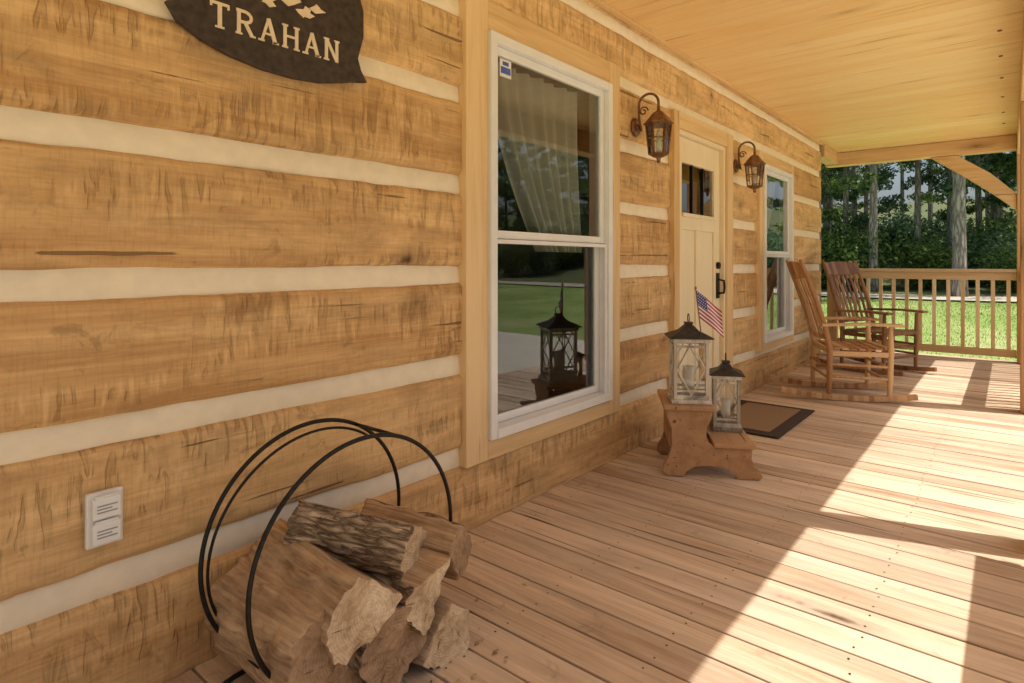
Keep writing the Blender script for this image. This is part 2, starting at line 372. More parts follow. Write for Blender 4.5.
def curtain_panel(xa,xb,xa2,xb2,z1,z0,y,par):
    m=MB();vs=[];fs=[];nu,nv=70,30
    for j in range(nv+1):
        t=j/nv; z=z1+(z0-z1)*t; q=t**1.4
        l=xa+(xa2-xa)*q; r=xb+(xb2-xb)*q
        for i in range(nu+1):
            u=i/nu; amp=.016+.012*t
            vs.append((l+(r-l)*u,y+amp*math.sin(u*44+math.sin(t*3)*1.2)+.008*math.sin(u*17+2),z))
    for j in range(nv):
        for i in range(nu): fs.append((j*(nu+1)+i,j*(nu+1)+i+1,(j+1)*(nu+1)+i+1,(j+1)*(nu+1)+i))
    m.add(vs,fs,0,True); return m.obj('curtain',[M_curt],par)
curtain_panel(2.10,2.86,2.50,2.88,2.10,1.20,.125,w1)
curtain_panel(5.8,6.6,5.8,6.1,2.02,1.2,.13,w2)
# door
dr=bpy.data.objects.new('front_door',None); link(dr,house)
x0,x1,_,zt=D1
m=MB(); m.box((x0-.09,-.03,0.004),(x0-.002,.10,zt+.11)); m.box((x1+.002,-.03,.004),(x1+.13,.10,zt+.11)); m.obj('casing_side',[M_case],dr,.004)
m=MB(); m.box((x0-.001,-.028,zt+.002),(x1+.001,.10,zt+.108)); m.box((x0,-.05,.003),(x1,.10,.03)); m.obj('casing_head_threshold',[M_caseX],dr,.004)
m=MB(); m.box((x0,-.012,.03),(x0+.03,.09,zt)); m.box((x1-.03,-.012,.03),(x1,.09,zt)); m.box((x0+.03,-.011,zt-.03),(x1-.03,.09,zt)); m.obj('jamb',[M_door],dr,.003)
m=MB(); a,b=x0+.033,x1-.033; yf=.022
gz0,gz1=1.50,1.86; st=.115
m.box((a,yf,.035),(a+st,.065,zt-.033)); m.box((b-st,yf,.035),(b,.065,zt-.033))
m.box((a+st,yf+.001,gz1),(b-st,.064,zt-.033)); m.box((a+st,yf+.001,gz0-.12),(b-st,.064,gz0)); m.box((a+st,yf+.001,.035),(b-st,.064,.26))
mid=(a+b)/2; m.box((mid-.045,yf+.001,.26),(mid+.045,.064,gz0-.12))
m.box((a+st,yf+.016,.26),(mid-.045,.05,gz0-.12)); m.box((mid+.045,yf+.016,.26),(b-st,.05,gz0-.12))
m.box((a+st-.01,-.002+.004,gz0-.03),(b-st+.01,yf-.001,gz0-.002))
m.obj('leaf',[M_door],dr,.004)
m=MB(); m.add([(a+st,.04,gz0),(b-st,.04,gz0),(b-st,.04,gz1),(a+st,.04,gz1)],[(0,1,2,3)]); m.obj('door_glass',[M_glass],dr)
m=MB()
for q in(a+st+(b-a-2*st)/3,a+st+(b-a-2*st)*2/3): m.box((q-.006,.028,gz0),(q+.006,.038,gz1))
hx=b-.055
m.box((hx-.025,yf-.012,.86),(hx+.025,yf-.001,1.06)); m.tube([(hx,yf-.012,.90),(hx,yf-.055,.905),(hx,yf-.06,.95),(hx,yf-.055,1.0),(hx,yf-.012,1.01)],.009,8)
m.cyl((hx,yf-.002,1.12),(hx,yf-.022,1.12),.028,.026,16)
m.obj('handle_muntins',[M_black],dr,.001)
# ------------------------------------------------------------ deck
deck=empty('porch_deck')
mb=MB(); x=XL; bw=.1395
while x<XE+.06:
    dz=random.uniform(-.0015,.0015); mb.box((x,-2.20,-.03+dz),(x+bw-.0075,.105,0+dz)); x+=bw
mb.obj('deck_planks',[M_deck],deck,.003,2)
mb=MB()
mb.box((XL,-2.18,-.28),(XE,-2.13,-.035)); mb.box((XE+.01,-2.05,-.28),(XE+.05,.1,-.035))
for y in(-1.6,-1.1,-.6,-.1): mb.box((XL,y-.02,-.25),(XE,y+.02,-.034))
for xx in(-.2,3.17,6.0,8.85): mb.box((xx-.08,-2.04,-1.2),(xx+.08,-1.9,-.285))
mb.obj('deck_joists',[M_beamX],deck)
mb=MB(); x=XL
while x<XE:
    for y in(-1.85,-1.42,-.98,-.55,-.12):
        for dx in(.028,bw-.036):
            jx=x+dx+random.uniform(-.005,.005); jy=y+random.uniform(-.009,.009); n=7
            mb.add([(jx+.0036*math.cos(i*2*math.pi/n),jy+.0036*math.sin(i*2*math.pi/n),.0023) for i in range(n)],[tuple(range(n))])
    x+=bw
mb.obj('deck_nails',[M_nail],deck)
pa=-1.83; pb=-2.0
for xx in(-.2,3.17,6.03,XE):
    mb=MB(); mb.box((xx-.085,pb,.003),(xx+.085,pa,2.36)); mb.obj('porch_post',[M_post],None,.008)
mb=MB(); mb.box((XL,pb,2.362),(XE+.10,pa,2.598)); mb.obj('porch_header_beam',[M_beamX],None,.008)
fr=empty('porch_end_beam')
mb=MB(); mb.box((XE-.08,-1.828,2.43),(XE+.08,.14,2.597)); mb.obj('beam',[M_beamY],fr,.008)
mb=MB(); mb.box((XR+.104,-.02,2.45),(XE-.082,.13,2.597)); mb.obj('wall_plate',[M_beamX],fr,.008)
mb=MB(); mb.prism([(-1.829,1.74),(-1.829,1.93),(-1.60,2.18),(-1.28,2.428),(-1.02,2.428),(-1.36,2.16),(-1.62,1.94)],lambda a,b,c:(c,a,b),XE-.05,XE+.05); mb.obj('brace',[M_beamY],fr,.006)
mb=MB(); mb.box((XE-.06,-.0,.003),(XE+.06,.12,1.12)); mb.obj('rail_newel',[M_post],fr,.008)
def rail_run(name,p0,p1,ztop,matR):
    e=empty(name); p0=Vector(p0);p1=Vector(p1);L=(p1-p0).length;d=(p1-p0)/L
    m=MB(); m.beam(p0+Vector((0,0,ztop-.02)),p1+Vector((0,0,ztop-.02)),.14,.038)
    m.beam(p0+Vector((0,0,ztop-.085)),p1+Vector((0,0,ztop-.085)),.04,.088)
    m.beam(p0+Vector((0,0,.10)),p1+Vector((0,0,.10)),.04,.088); m.obj('rails',[matR],e,.004)
    m=MB(); n=int(L/.135); 
    for i in range(n):
        q=p0+d*(L*(i+.5)/n)
        m.beam(q+Vector((0,0,.145)),q+Vector((0,0,ztop-.13)),.038,.038,up=(d.x,d.y,.0))
    m.obj('balusters',[M_rail],e,.003); return e
rail_run('porch_railing',(XE,-1.828,0),(XE,-.002,0),1.07,M_railY)
rail_run('porch_railing',(-.11,-2.13,0),(3.08,-2.13,0),1.04,M_beamX)
rail_run('porch_railing',(6.12,-1.93,0),(XE-.087,-1.93,0),1.04,M_beamX)
# ------------------------------------------------------------ wall lanterns
def wall_lantern(X,z):
    e=empty('wall_lantern',(X,0,z))
    m=MB()
    m.tube([(0,-.004,.05),(0,-.016,.05)],[.058,.050],24); m.tube([(0,-.016,.05),(0,-.03,.05)],[.02,.014],12)
    arm=[(0,-.02,.05),(0,-.045,.02),(0,-.03,.10),(0,-.028,.165)]+[(0,-.093+.065*math.cos(math.radians(a)),.175+.065*math.sin(math.radians(a))) for a in range(15,181,15)]+[(0,-.158,.15)]
    m.tube(arm,.008,8)
    sp=[(0,-.06-.03*(1-i/24)*math.cos(i*.45),.14+.03*(1-i/24)*math.sin(i*.45)) for i in range(20)]
    m.tube(sp,.005,6)
    cy=-.158
    m.tube([(0,cy,.155),(0,cy,.13)],[.010,.010],10)
    def ring(z,r): return [(r*math.cos(math.radians(a)),cy+r*math.sin(math.radians(a)),z) for a in range(0,360,60)]
    def frus(z0,r0,z1,r1):
        a=ring(z0,r0);b=ring(z1,r1); m.add(a+b,[(i,(i+1)%6,(i+1)%6+6,i+6) for i in range(6)]+[tuple(range(6))[::-1],tuple(range(6,12))])
    frus(.13,.012,.118,.03); frus(.118,.032,.055,.083); frus(.055,.088,.046,.088); frus(.046,.078,.036,.078)
    frus(-.135,.060,-.125,.060); frus(-.15,.03,-.135,.055); frus(-.175,.010,-.15,.014); frus(-.185,.004,-.175,.014)
    A=ring(.04,.074);B=ring(-.13,.056)
    for i in range(6): m.cyl(A[i],B[i],.005,.005,6)
    C=ring(-.04,.068)
    m.tube(C,.004,6,closed=True)
    m.obj('frame',[M_bronze],e)
    m=MB(); a=ring(.036,.071);b=ring(-.126,.054); m.add(a+b,[(i,(i+1)%6,(i+1)%6+6,i+6) for i in range(6)]); m.obj('glass',[M_glass2],e)
    m=MB(); m.cyl((0,cy,-.125),(0,cy,-.04),.016,.016,12); m.tube([(0,cy,-.04),(0,cy,-.02),(0,cy,.0),(0,cy,.015)],[.010,.017,.012,.002],12); m.obj('candle_bulb',[M_candle],e)
wall_lantern(3.31,1.92); wall_lantern(5.06,1.90)
# ------------------------------------------------------------ sign
sg=empty('name_sign')
pts=[(.645,1.845),(.675,1.80),(.74,1.765),(.82,1.742),(.92,1.727),(1.02,1.724),(1.12,1.733),(1.20,1.752),(1.245,1.765),(1.30,1.775),(1.275,1.81),(1.262,1.85),(1.285,1.93),(1.285,2.02),(1.25,2.12),(1.17,2.2),(1.05,2.26),(.96,2.27),(.84,2.25),(.73,2.18),(.67,2.08),(.655,1.98),(.70,1.87)]
m=MB(); m.prism(pts,lambda a,b,c:(a,c,b),-.03,-.010); m.obj('plaque',[M_sign],sg,.003)
m=MB(); H_=.072; w_=.052
def stroke(p,q,wd,lv=0):
    m.beam((p[0],-.032-lv*.0003,p[1]),(q[0],-.032-lv*.0003,q[1]),.0032,wd,up=(0,0,1) if abs(q[0]-p[0])>abs(q[1]-p[1])*.2 else (1,0,0))
def serif(x,z,l=.020): stroke((x-l/2,z),(x+l/2,z),.0055,1)
def letter(ch,X,Z):
    P=lambda a,b:(X+a*w_,Z+b*H_)
    if ch=='T':
        stroke(P(.5,0),P(.5,1),.012); stroke(P(0,.96),P(1,.96),.008,1); serif(*P(.5,.03),.026); stroke(P(0.03,.80),P(0.03,1),.006,2); stroke(P(.97,.80),P(.97,1),.006,2)
    if ch in'HN':
        stroke(P(.12,0),P(.12,1),.011); stroke(P(.88,0),P(.88,1),.011)
        for q in(.12,.88):
            serif(*P(q,.97)); 
            if ch=='H' or q<.5: serif(*P(q,.03))
        if ch=='H': stroke(P(.12,.52),P(.88,.52),.007,2)
        else: stroke(P(.12,.97),P(.88,.03),.011,2)
    if ch=='A':
        stroke(P(.5,1),P(.08,0),.008); stroke(P(.48,1),P(.92,0),.0125,1); stroke(P(.24,.34),P(.78,.34),.006,2); serif(*P(.06,.03)); serif(*P(.94,.03))
    if ch=='R':
        stroke(P(.15,0),P(.15,1),.011); serif(*P(.15,.03)); 
        pr=[P(.0,.96),P(.55,.96),P(.80,.88),P(.88,.74),P(.80,.60),P(.55,.52),P(.15,.52)]
        for i in range(6): stroke(pr[i],pr[i+1],.009,1+i%2)
        stroke(P(.50,.52),P(.90,.03),.011,3); serif(*P(.95,.03),.018)
for i,ch in enumerate('TRAHAN'): letter(ch,.760+i*.0735,1.812)
m.obj('lettering',[M_signt],sg)
m=MB()
for (x,z,r) in((.84,1.945,.032),(.885,1.965,.024),(.93,1.94,.028),(1.0,1.97,.032),(1.06,1.94,.028),(1.10,1.965,.022)):
    n=11; ph=random.random()*6
    m.prism([(x+r*(1+.5*math.sin(ph+i*2.1))*math.cos(i*2*math.pi/n),z+r*.6*(1+.4*math.sin(ph+i*1.7))*math.sin(i*2*math.pi/n)) for i in range(n)],lambda a,b,c:(a,c,b),-.034,-.031)
m.obj('carved_emblem',[M_signt],sg)
# ------------------------------------------------------------ outlet
e=empty('electrical_outlet',(.506,-.008,.50))
m=MB(); m.box((-.040,-.016,-.068),(.040,0,.068)); m.obj('plate',[M_white],e,.004)
m=MB(); 
for zz in(-.031,.031):
    m.box((-.031,-.034,zz-.026),(.031,-.0165,zz+.026))
    m.cyl((-.026,-.030,zz+.0285),(.026,-.030,zz+.0285),.0035,.0035,8)
m.obj('flip_cover',[M_white],e,.004)
m=MB()
for zz in(-.031,.031):
    m.box((-.022,-.0352,zz-.010),(.022,-.0342,zz-.007)); m.box((-.022,-.0352,zz+.006),(.022,-.0342,zz+.009)); m.box((-.022,-.0352,zz-.002),(.010,-.0342,zz+.001))
m.obj('embossed_marks',[plain('grey_print',(.35,.35,.34),.6)],e)
# ------------------------------------------------------------ firewood rack
rk=empty('firewood_rack',(1.0,-.29,0))
m=MB(); R=.325
for y in(.12,-.13):
    m.tube([(R*math.cos(a),y,.34+R*math.sin(a)) for a in np.linspace(0,2*math.pi,97)[:-1]],.0062,10,closed=True)
m.tube([((R-.018)*math.cos(a),.12-.03*math.sin(a),.34+(R-.018)*math.sin(a)) for a in np.linspace(math.radians(55),math.radians(215),60)],.0042,8)
for a in(62,215,250,290,325):
    a=math.radians(a); m.cyl((R*math.cos(a),.12,.34+R*math.sin(a)),(R*math.cos(a),-.13,.34+R*math.sin(a)),.006,.006,8)
for y in(.12,-.13):
    m.tube([(-.34,y,.008),(-.24,y,.03),(-.12,y,.037),(.12,y,.037),(.24,y,.03),(.34,y,.008)],.007,8)
for x in(-.27,.27): m.cyl((x,.12,.02),(x,-.13,.02),.006,.006,8)
m.obj('hoops',[M_black],rk)
def flog(cx,cz,cy,L,R,a0,a1,roll=0,yaw=0,pitch=0,apex=(0,0),seed=0,endm=None,bark=M_fbark):
    me=MB(); nr=46 if a1-a0>=359 else 34; full=a1-a0>=359
    sec=[]
    for i in range(nr+(0 if full else 1)):
        a=math.radians(a0+(a1-a0)*i/nr); sec.append((R*math.cos(a),R*math.sin(a),0))
    if not full:
        s0,s1=sec[0],sec[-1]; ap=(apex[0]*R,apex[1]*R); k=10
        chord=[]
        for i in range(1,k): chord.append((s1[0]+(ap[0]-s1[0])*i/k,s1[1]+(ap[1]-s1[1])*i/k,1))
        chord.append((ap[0],ap[1],1))
        for i in range(1,k): chord.append((ap[0]+(s0[0]-ap[0])*i/k,ap[1]+(s0[1]-ap[1])*i/k,1))
        sec+=chord
    n=len(sec); nl=50; vs=[];fs=[];ms=[]
    for j in range(nl+1):
        y=-L/2+L*j/nl
        for (x,z,k) in sec:
            b=noise.noise(Vector((x*9+seed,y*3,z*9)))
            if k==0: f=1+ abs(noise.noise(Vector((x*38+seed,y*9,z*38))))*.20-.05+b*.10
            else: f=1+noise.noise(Vector((x*40+seed,y*3,z*40)))*.20+b*.12
            dy=noise.noise(Vector((x*30+seed,0,z*30)))*.012+noise.noise(Vector((x*9+seed,5,z*9)))*.03
            vs.append((x*f+b*.006,y+dy,z*f+.006*noise.noise(Vector((x*5,y*6+seed,z*5)))))
    cxm=sum(s[0] for s in sec)/n; czm=sum(s[1] for s in sec)/n
    for j in range(nl):
        for i in range(n):
            i2=(i+1)%n; fs.append((j*n+i,j*n+i2,(j+1)*n+i2,(j+1)*n+i)); ms.append(0 if sec[i][2]==0 and sec[i2][2]==0 else 1)
    for (base,yy,flip) in((0,-L/2,1),(nl*n,L/2,0)):
        prev=[base+i for i in range(n)]
        for f in(.75,.5,.25):
            st_=len(vs)
            for (x,z,k) in sec:
                X=cxm+(x-cxm)*f; Z=czm+(z-czm)*f
                vs.append((X,yy+noise.noise(Vector((X*35+seed,base,Z*35)))*.008+noise.noise(Vector((X*9+seed,5,Z*9)))*.03,Z))
            cur=[st_+i for i in range(n)]
            for i in range(n):
                i2=(i+1)%n; fs.append((prev[i],cur[i],cur[i2],prev[i2]) if flip==0 else (prev[i2],cur[i2],cur[i],prev[i])); ms.append(2)
            prev=cur
        c0=len(vs); vs.append((cxm,yy,czm))
        for i in range(n): fs.append((prev[i],c0,prev[(i+1)%n])); ms.append(2)
    me.add(vs,fs,0,True); me.m=ms; me.sm=[q!=2 for q in ms]
    o=me.obj('firewood_log',[bark,M_fsplit,endm or M_fend])
    o.location=(cx,cy,cz); o.rotation_euler=(math.radians(pitch),math.radians(roll),math.radians(yaw)); return o
flog(.865,.180,-.30,.40,.145,60,300,apex=(.35,.1),seed=3,yaw=2,endm=M_fendD,bark=M_fsplit)
flog(1.03,.13,-.33,.40,.10,0,360,seed=9,yaw=-4,endm=M_fendD)
flog(1.20,.12,-.33,.42,.125,215,335,apex=(-.05,.45),seed=14,yaw=3)
flog(1.13,.23,-.33,.40,.11,150,262,apex=(.65,.45),seed=20,yaw=6)
flog(.935,.270,-.33,.42,.120,110,235,apex=(.75,.0),seed=26,yaw=-2,pitch=2,bark=M_fsplit)
flog(1.235,.26,-.30,.38,.09,-70,70,apex=(-.25,.2),seed=31,yaw=10,endm=M_fendD)
flog(1.065,.40,-.33,.33,.135,165,350,apex=(0,.08),seed=37,yaw=36,roll=14,pitch=10)
flog(1.0,.085,-.25,.38,.06,0,360,seed=44)
# bark chips dropped on the deck around the rack
m=MB()
for i in range(70):
    x=random.gauss(1.2,.28); y=-.45+random.gauss(0,.16)
    if y>-.05: y=-.1
    s=random.uniform(.004,.016); a=random.uniform(0,3.1); c,d=math.cos(a)*s,math.sin(a)*s
    z=.0035; t=random.uniform(.001,.004)
    m.add([(x-c,y-d,z),(x+d*.4,y-c*.4,z),(x+c,y+d,z+t),(x-d*.5,y+c*.5,z+t)],[(0,1,2,3)])
m.obj('wood_chips',[M_fsplit])
# ------------------------------------------------------------ step stool
w=Vector((.86,.51,0)).normalized(); ang=math.atan2(w.y,w.x)
stl=empty('step_stool',(3.0,-.36,0),ang)
prof=[(0,.002),(.085,.002),(.10,.03),(.14,.055),(.22,.065),(.30,.055),(.345,.03),(.36,.002),(.47,.002),(.485,.02),(.475,.05),(.445,.075),(.43,.11),(.435,.165),(.245,.165),(.215,.185),(.20,.22),(.205,.27),(.225,.31),(.235,.355),(-.01,.355),(.0,.31),(.02,.26),(.022,.16),(.005,.10),(-.02,.06),(-.025,.02)]
m=MB()
for x in(0,.36): m.prism(prof,lambda a,b,c:(c,-a,b),x,x+.028)
m.obj('side_panels',[M_stool],stl,.004)
m=MB(); m.box((-.02,.02,.357),(.41,-.245,.382)); m.box((-.02,-.236,.167),(.41,-.45,.19)); m.box((.03,-.03,.15),(.358,-.012,.34)); m.obj('treads',[M_stool],stl,.005)
# ------------------------------------------------------------ candle lanterns
def candle_lantern(loc,rz,S,H,nm='candle_lantern'):
    e=empty(nm,loc,rz); m=MB(); h=S/2; p=.018
    m.box((-h-.012,-h-.012,0.001),(h+.012,h+.012,.022)); m.box((-h,-h,.022),(h,h,.045))
    bz=.045; tz=H*.70
    for sx in(-1,1):
        for sy in(-1,1): m.box((sx*h,sy*h,bz),(sx*(h-p),sy*(h-p),tz))
    m.box((-h-.006,-h-.006,tz),(h+.006,h+.006,tz+.02))
    for s in(-1,1):
        y=s*(h-p/2); q=h-p
        zm=(bz+tz)/2
        m.beam((-q,y,zm),(0,y,tz),.007,.007); m.beam((0,y,tz),(q,y,zm),.007,.007); m.beam((q,y,zm),(0,y,bz),.007,.007); m.beam((0,y,bz),(-q,y,zm),.007,.007)
        m.beam((y,-q,zm),(y,0,tz),.007,.007); m.beam((y,0,tz),(y,q,zm),.007,.007); m.beam((y,q,zm),(y,0,bz),.007,.007); m.beam((y,0,bz),(y,-q,zm),.007,.007)
        for f in(.08,.92):
            zz=bz+(tz-bz)*f; m.box((-q,y-.005,zz-.006),(q,y+.005,zz+.006)); m.box((y-.005,-q,zz-.006),(y+.005,q,zz+.006))
    m.obj('body',[M_worn],e,.002)
    m=MB(); a=h+.022
    z0=tz+.02; z1=H*.90
    def fr(z0,r0,z1,r1):
        m.add([(-r0,-r0,z0),(r0,-r0,z0),(r0,r0,z0),(-r0,r0,z0),(-r1,-r1,z1),(r1,-r1,z1),(r1,r1,z1),(-r1,r1,z1)],[(0,3,2,1),(4,5,6,7),(0,1,5,4),(1,2,6,5),(2,3,7,6),(3,0,4,7)])
    fr(z0,a,z0+.006,a); fr(z0+.006,a,z0+(z1-z0)*.5,h*.55); fr(z0+(z1-z0)*.5,h*.55,z1,.016); fr(z1,.022,z1+.01,.022)
    m.tube([(.024*math.cos(t),0,z1+.03+.024*math.sin(t)) for t in np.linspace(0,2*math.pi,25)[:-1]],.003,6,closed=True)
    m.obj('tin_roof',[M_roofm],e,.001)
    m=MB(); q=h-p-.001
    g=[(-q,-q),(q,-q),(q,q),(-q,q)]; m.add([(a,b,bz) for a,b in g]+[(a,b,tz) for a,b in g],[(i,(i+1)%4,(i+1)%4+4,i+4) for i in range(4)]); m.obj('glass',[M_glass2],e)
    m=MB(); m.cyl((0,0,.046),(0,0,.046+(tz-bz)*.5),S*.17,S*.17,20); m.cyl((0,0,.046+(tz-bz)*.5),(0,0,.06+(tz-bz)*.5),.0015,.001,6); m.obj('candle',[M_candle],e)
def sp(u,t,z):
    d=Vector((math.sin(ang),-math.cos(ang),0)); v=Vector((3.0,-.36,z))+w*u+d*t; return (v.x,v.y,v.z)
candle_lantern(sp(.125,.125,.3825),ang+.05,.185,.47)
candle_lantern(sp(.30,.355,.1905),ang-.1,.145,.42)
# ------------------------------------------------------------ flag
def flagmat():
    m,nt,out=newmat('flag_cloth'); k=N(nt); c=k.n('ShaderNodeTexCoord').outputs['UV']; s=k.n('ShaderNodeSeparateXYZ'); k.l(c,s.inputs[0])
    st=k.math('GREATER_THAN',k.math('MODULO',k.math('MULTIPLY',s.outputs[1],6.5),1.0),.5)
    red=(.48,.03,.045); wh=(.82,.80,.78)
    col=k.mix(st,red,wh)
    cant=k.math('MULTIPLY',k.math('LESS_THAN',s.outputs[0],.4),k.math('GREATER_THAN',s.outputs[1],.462))
    v=k.n('ShaderNodeTexVoronoi',feature='F1'); k.l(k.vmul(c,(15,9.5,1)),v.inputs['Vector']); v.inputs['Scale'].default_value=1; v.inputs['Randomness'].default_value=0
    star=k.math('LESS_THAN',v.outputs['Distance'],.24)
    col=k.mix(cant,col,k.mix(star,(.03,.045,.22),wh))
    b=k.bsdf(out,col,.8); return m
e=empty('american_flag')
rgt=Vector((.6388,-.7694,0)); fwd=Vector((.7694,.6388,0)); up=Vector((0,0,1))
base=Vector(sp(.22,.27,.1925)); tip=base+rgt*-.105+up*.80+fwd*-.03
m=MB(); m.cyl(base,tip,.0035,.0035,8); m.tube([tip,tip+up*.008,tip+up*.018],[.005,.007,.001],8)
m.obj('stick',[plain('flag_stick',(.25,.14,.06),.5)],e)
ax=(tip-base).normalized(); down=-ax
fdir=(rgt*.80-up*.58+fwd*.1).normalized()
nu,nv=24,14; vs=[];fs=[];uv=[]
for j in range(nv+1):
    for i in range(nu+1):
        u=i/nu;v=j/nv
        p=tip-ax*.004+fdir*(.185*u)+down*(.155*(1-v))+fwd*(.012*math.sin(u*8+v*2)*u)-up*(.012*u*u)
        vs.append(p); uv.append((u,v))
for j in range(nv):
    for i in range(nu): fs.append((j*(nu+1)+i,j*(nu+1)+i+1,(j+1)*(nu+1)+i+1,(j+1)*(nu+1)+i))
me=bpy.data.meshes.new('cloth'); me.from_pydata([tuple(v) for v in vs],[],fs); ul=me.uv_layers.new(name='UVMap')
for l in me.loops: ul.data[l.index].uv=uv[l.vertex_index]
me.polygons.foreach_set('use_smooth',[True]*len(fs)); me.materials.append(flagmat()); link(bpy.data.objects.new('cloth',me),e)
# ------------------------------------------------------------ doormat
e=empty('doormat')
m=MB(); m.box((4.08,-.62,.003),(5.02,-.06,.013)); m.obj('border',[M_matb],e,.003)
m=MB(); m.box((4.16,-.54,.0145),(4.94,-.14,.0175)); m.obj('coir_center',[M_mat],e,.001)
# ------------------------------------------------------------ rocking chairs
def rocking_chair(loc,rz,mat,nm='rocking_chair'):
    e=empty(nm,loc,rz); m=MB(); W=.27
    def rz_(x): return .024+.16*(x+.02)**2
    for s in(-1,1):
        y=s*W
        pts=[(x,y,rz_(x)) for x in np.linspace(-.58,.44,27)]
        for a,b in zip(pts[:-1],pts[1:]):
            pa_=Vector(a);pb_=Vector(b);dd=(pb_-pa_)*.02; m.beam(pa_-dd,pb_+dd,.036,.044)
        m.tube([(.24,y,rz_(.24)),(.245,y,.2),(.25,y,.40),(.25,y,.62)],[.017,.022,.024,.016],12)
        m.tube([(-.21,y,rz_(-.21)),(-.205,y,.22),(-.20,y,.42),(-.24,y,.62),(-.33,y,.90),(-.43,y*1.03,1.17)],[.017,.022,.024,.022,.020,.014],12)
        m.beam((-.27,y*1.04,.625),(.10,y*1.08,.640),.062,.022); m.beam((.095,y*1.08,.640),(.33,y*1.08,.632),.085,.022)
        m.cyl((-.205,y,.20),(.245,y,.19),.012,.012,10); m.cyl((-.205,y,.30),(.247,y,.29),.012,.012,10)
    for z,x in((.17,.245),(.28,.247)): m.cyl((x,-W,z),(x,W,z),.013,.013,10)
    for z in(.18,.27): m.cyl((-.205,-W,z),(-.205,W,z),.012,.012,10)
    m.box((-.215,-W-.01,.385),(-.18,W+.01,.425)); m.box((.235,-W-.01,.40),(.275,W+.01,.44))
    for i in range(7):
        x=-.17+i*.063; z=.415+.010*((i-2.5)/3)**2
        m.box((x,-W+.005,z),(x+.054,W-.005,z+.016))
    for s in(-1,1): m.box((-.2,s*W-.014,.37),(.25,s*W+.014,.41))
    def bp(z):
        return -.20-(z-.42)*.04/.2 if z<.62 else (-.24-(z-.62)*.09/.28 if z<.90 else -.33-(z-.90)*.10/.27)
    for z,h in((.52,.045),(1.08,.13)):
        segs=8
        for i in range(segs):
            y0=-W+2*W*i/segs; y1=-W+2*W*(i+1)/segs
            cv=lambda y:-.03*(1-(y/W)**2)
            hh=h+ (.03*(1-(((y0+y1)/2)/W)**2) if h>.1 else 0)
            m.beam((bp(z)+cv(y0),y0,z),(bp(z)+cv(y1),y1+.0008,z),.02,hh,up=(-.33,0,1))
    for i in range(7):
        y=-W+2*W*(i+1)/8; c=-.03*(1-(y/W)**2)
        m.beam((bp(.53)+c,y,.53),(bp(.78)+c-.0,y,.78),.034,.011,up=(1,0,.3)); m.beam((bp(.78)+c,y,.778),(bp(1.06)+c,y,1.04),.034,.011,up=(1,0,.3))
    o=m.obj('frame',[mat],e,.003); return e
rocking_chair((5.86,-.68,0),math.radians(-64),M_chair)
rocking_chair((7.38,-.68,0),math.radians(-114),M_chairD)
# ------------------------------------------------------------ ground
def gz(x,y):
    d=max(0,x-11); a=-.55+ .9*(1-math.exp(-d/9)) 
    a+= .10*max(0,x-30)
    d2=max(0,-y-30); a+=.05*d2
    a=min(a,20)
    a+=.10*noise.noise(Vector((x*.12,y*.12,0)))
    return a
def axisvals(c,near,step,far):
    v=list(np.arange(c-near,c+near+.01,step)); q=step
    lo=v[0];hi=v[-1]
    while hi<far: q*=1.35; hi+=q; lo-=q; v=[lo]+v+[hi]
    return v
xs=axisvals(15,22,1.0,600); ys=axisvals(-3,22,1.0,600); vs=[(x,y,gz(x,y)) for y in ys for x in xs]; nx=len(xs)
fs=[(j*nx+i,j*nx+i+1,(j+1)*nx+i+1,(j+1)*nx+i) for j in range(len(ys)-1) for i in range(nx-1)]
m=MB(); m.add(vs,fs,0,True); m.obj('ground',[M_ground])
def strip(name,f,mat,u0,u1,du,hwid):
    m=MB(); vs=[];fs=[]; us=list(np.arange(u0,u1,du))
    for u in us:
        for q in np.linspace(-hwid,hwid,9):
            x,y=f(u,q); vs.append((x,y,gz(x,y)+.06-.01*abs(q)/hwid))
    for j in range(len(us)-1):
        for i in range(8): fs.append((j*9+i,j*9+i+1,(j+1)*9+i+1,(j+1)*9+i))
    m.add(vs,fs,0,True); m.obj(name,[mat])
strip('dirt_path',lambda u,q:(21.8-.12*u+.8*math.sin(u*.12)+q,u),M_gravel,-26,27,1,.9)
strip('added_bounce_gravel',lambda u,q:(u,-7.2+q),M_gravel2,-24,11.5,1,4.6)  # unseen pale strip, added to bounce sunlight onto wall and ceiling
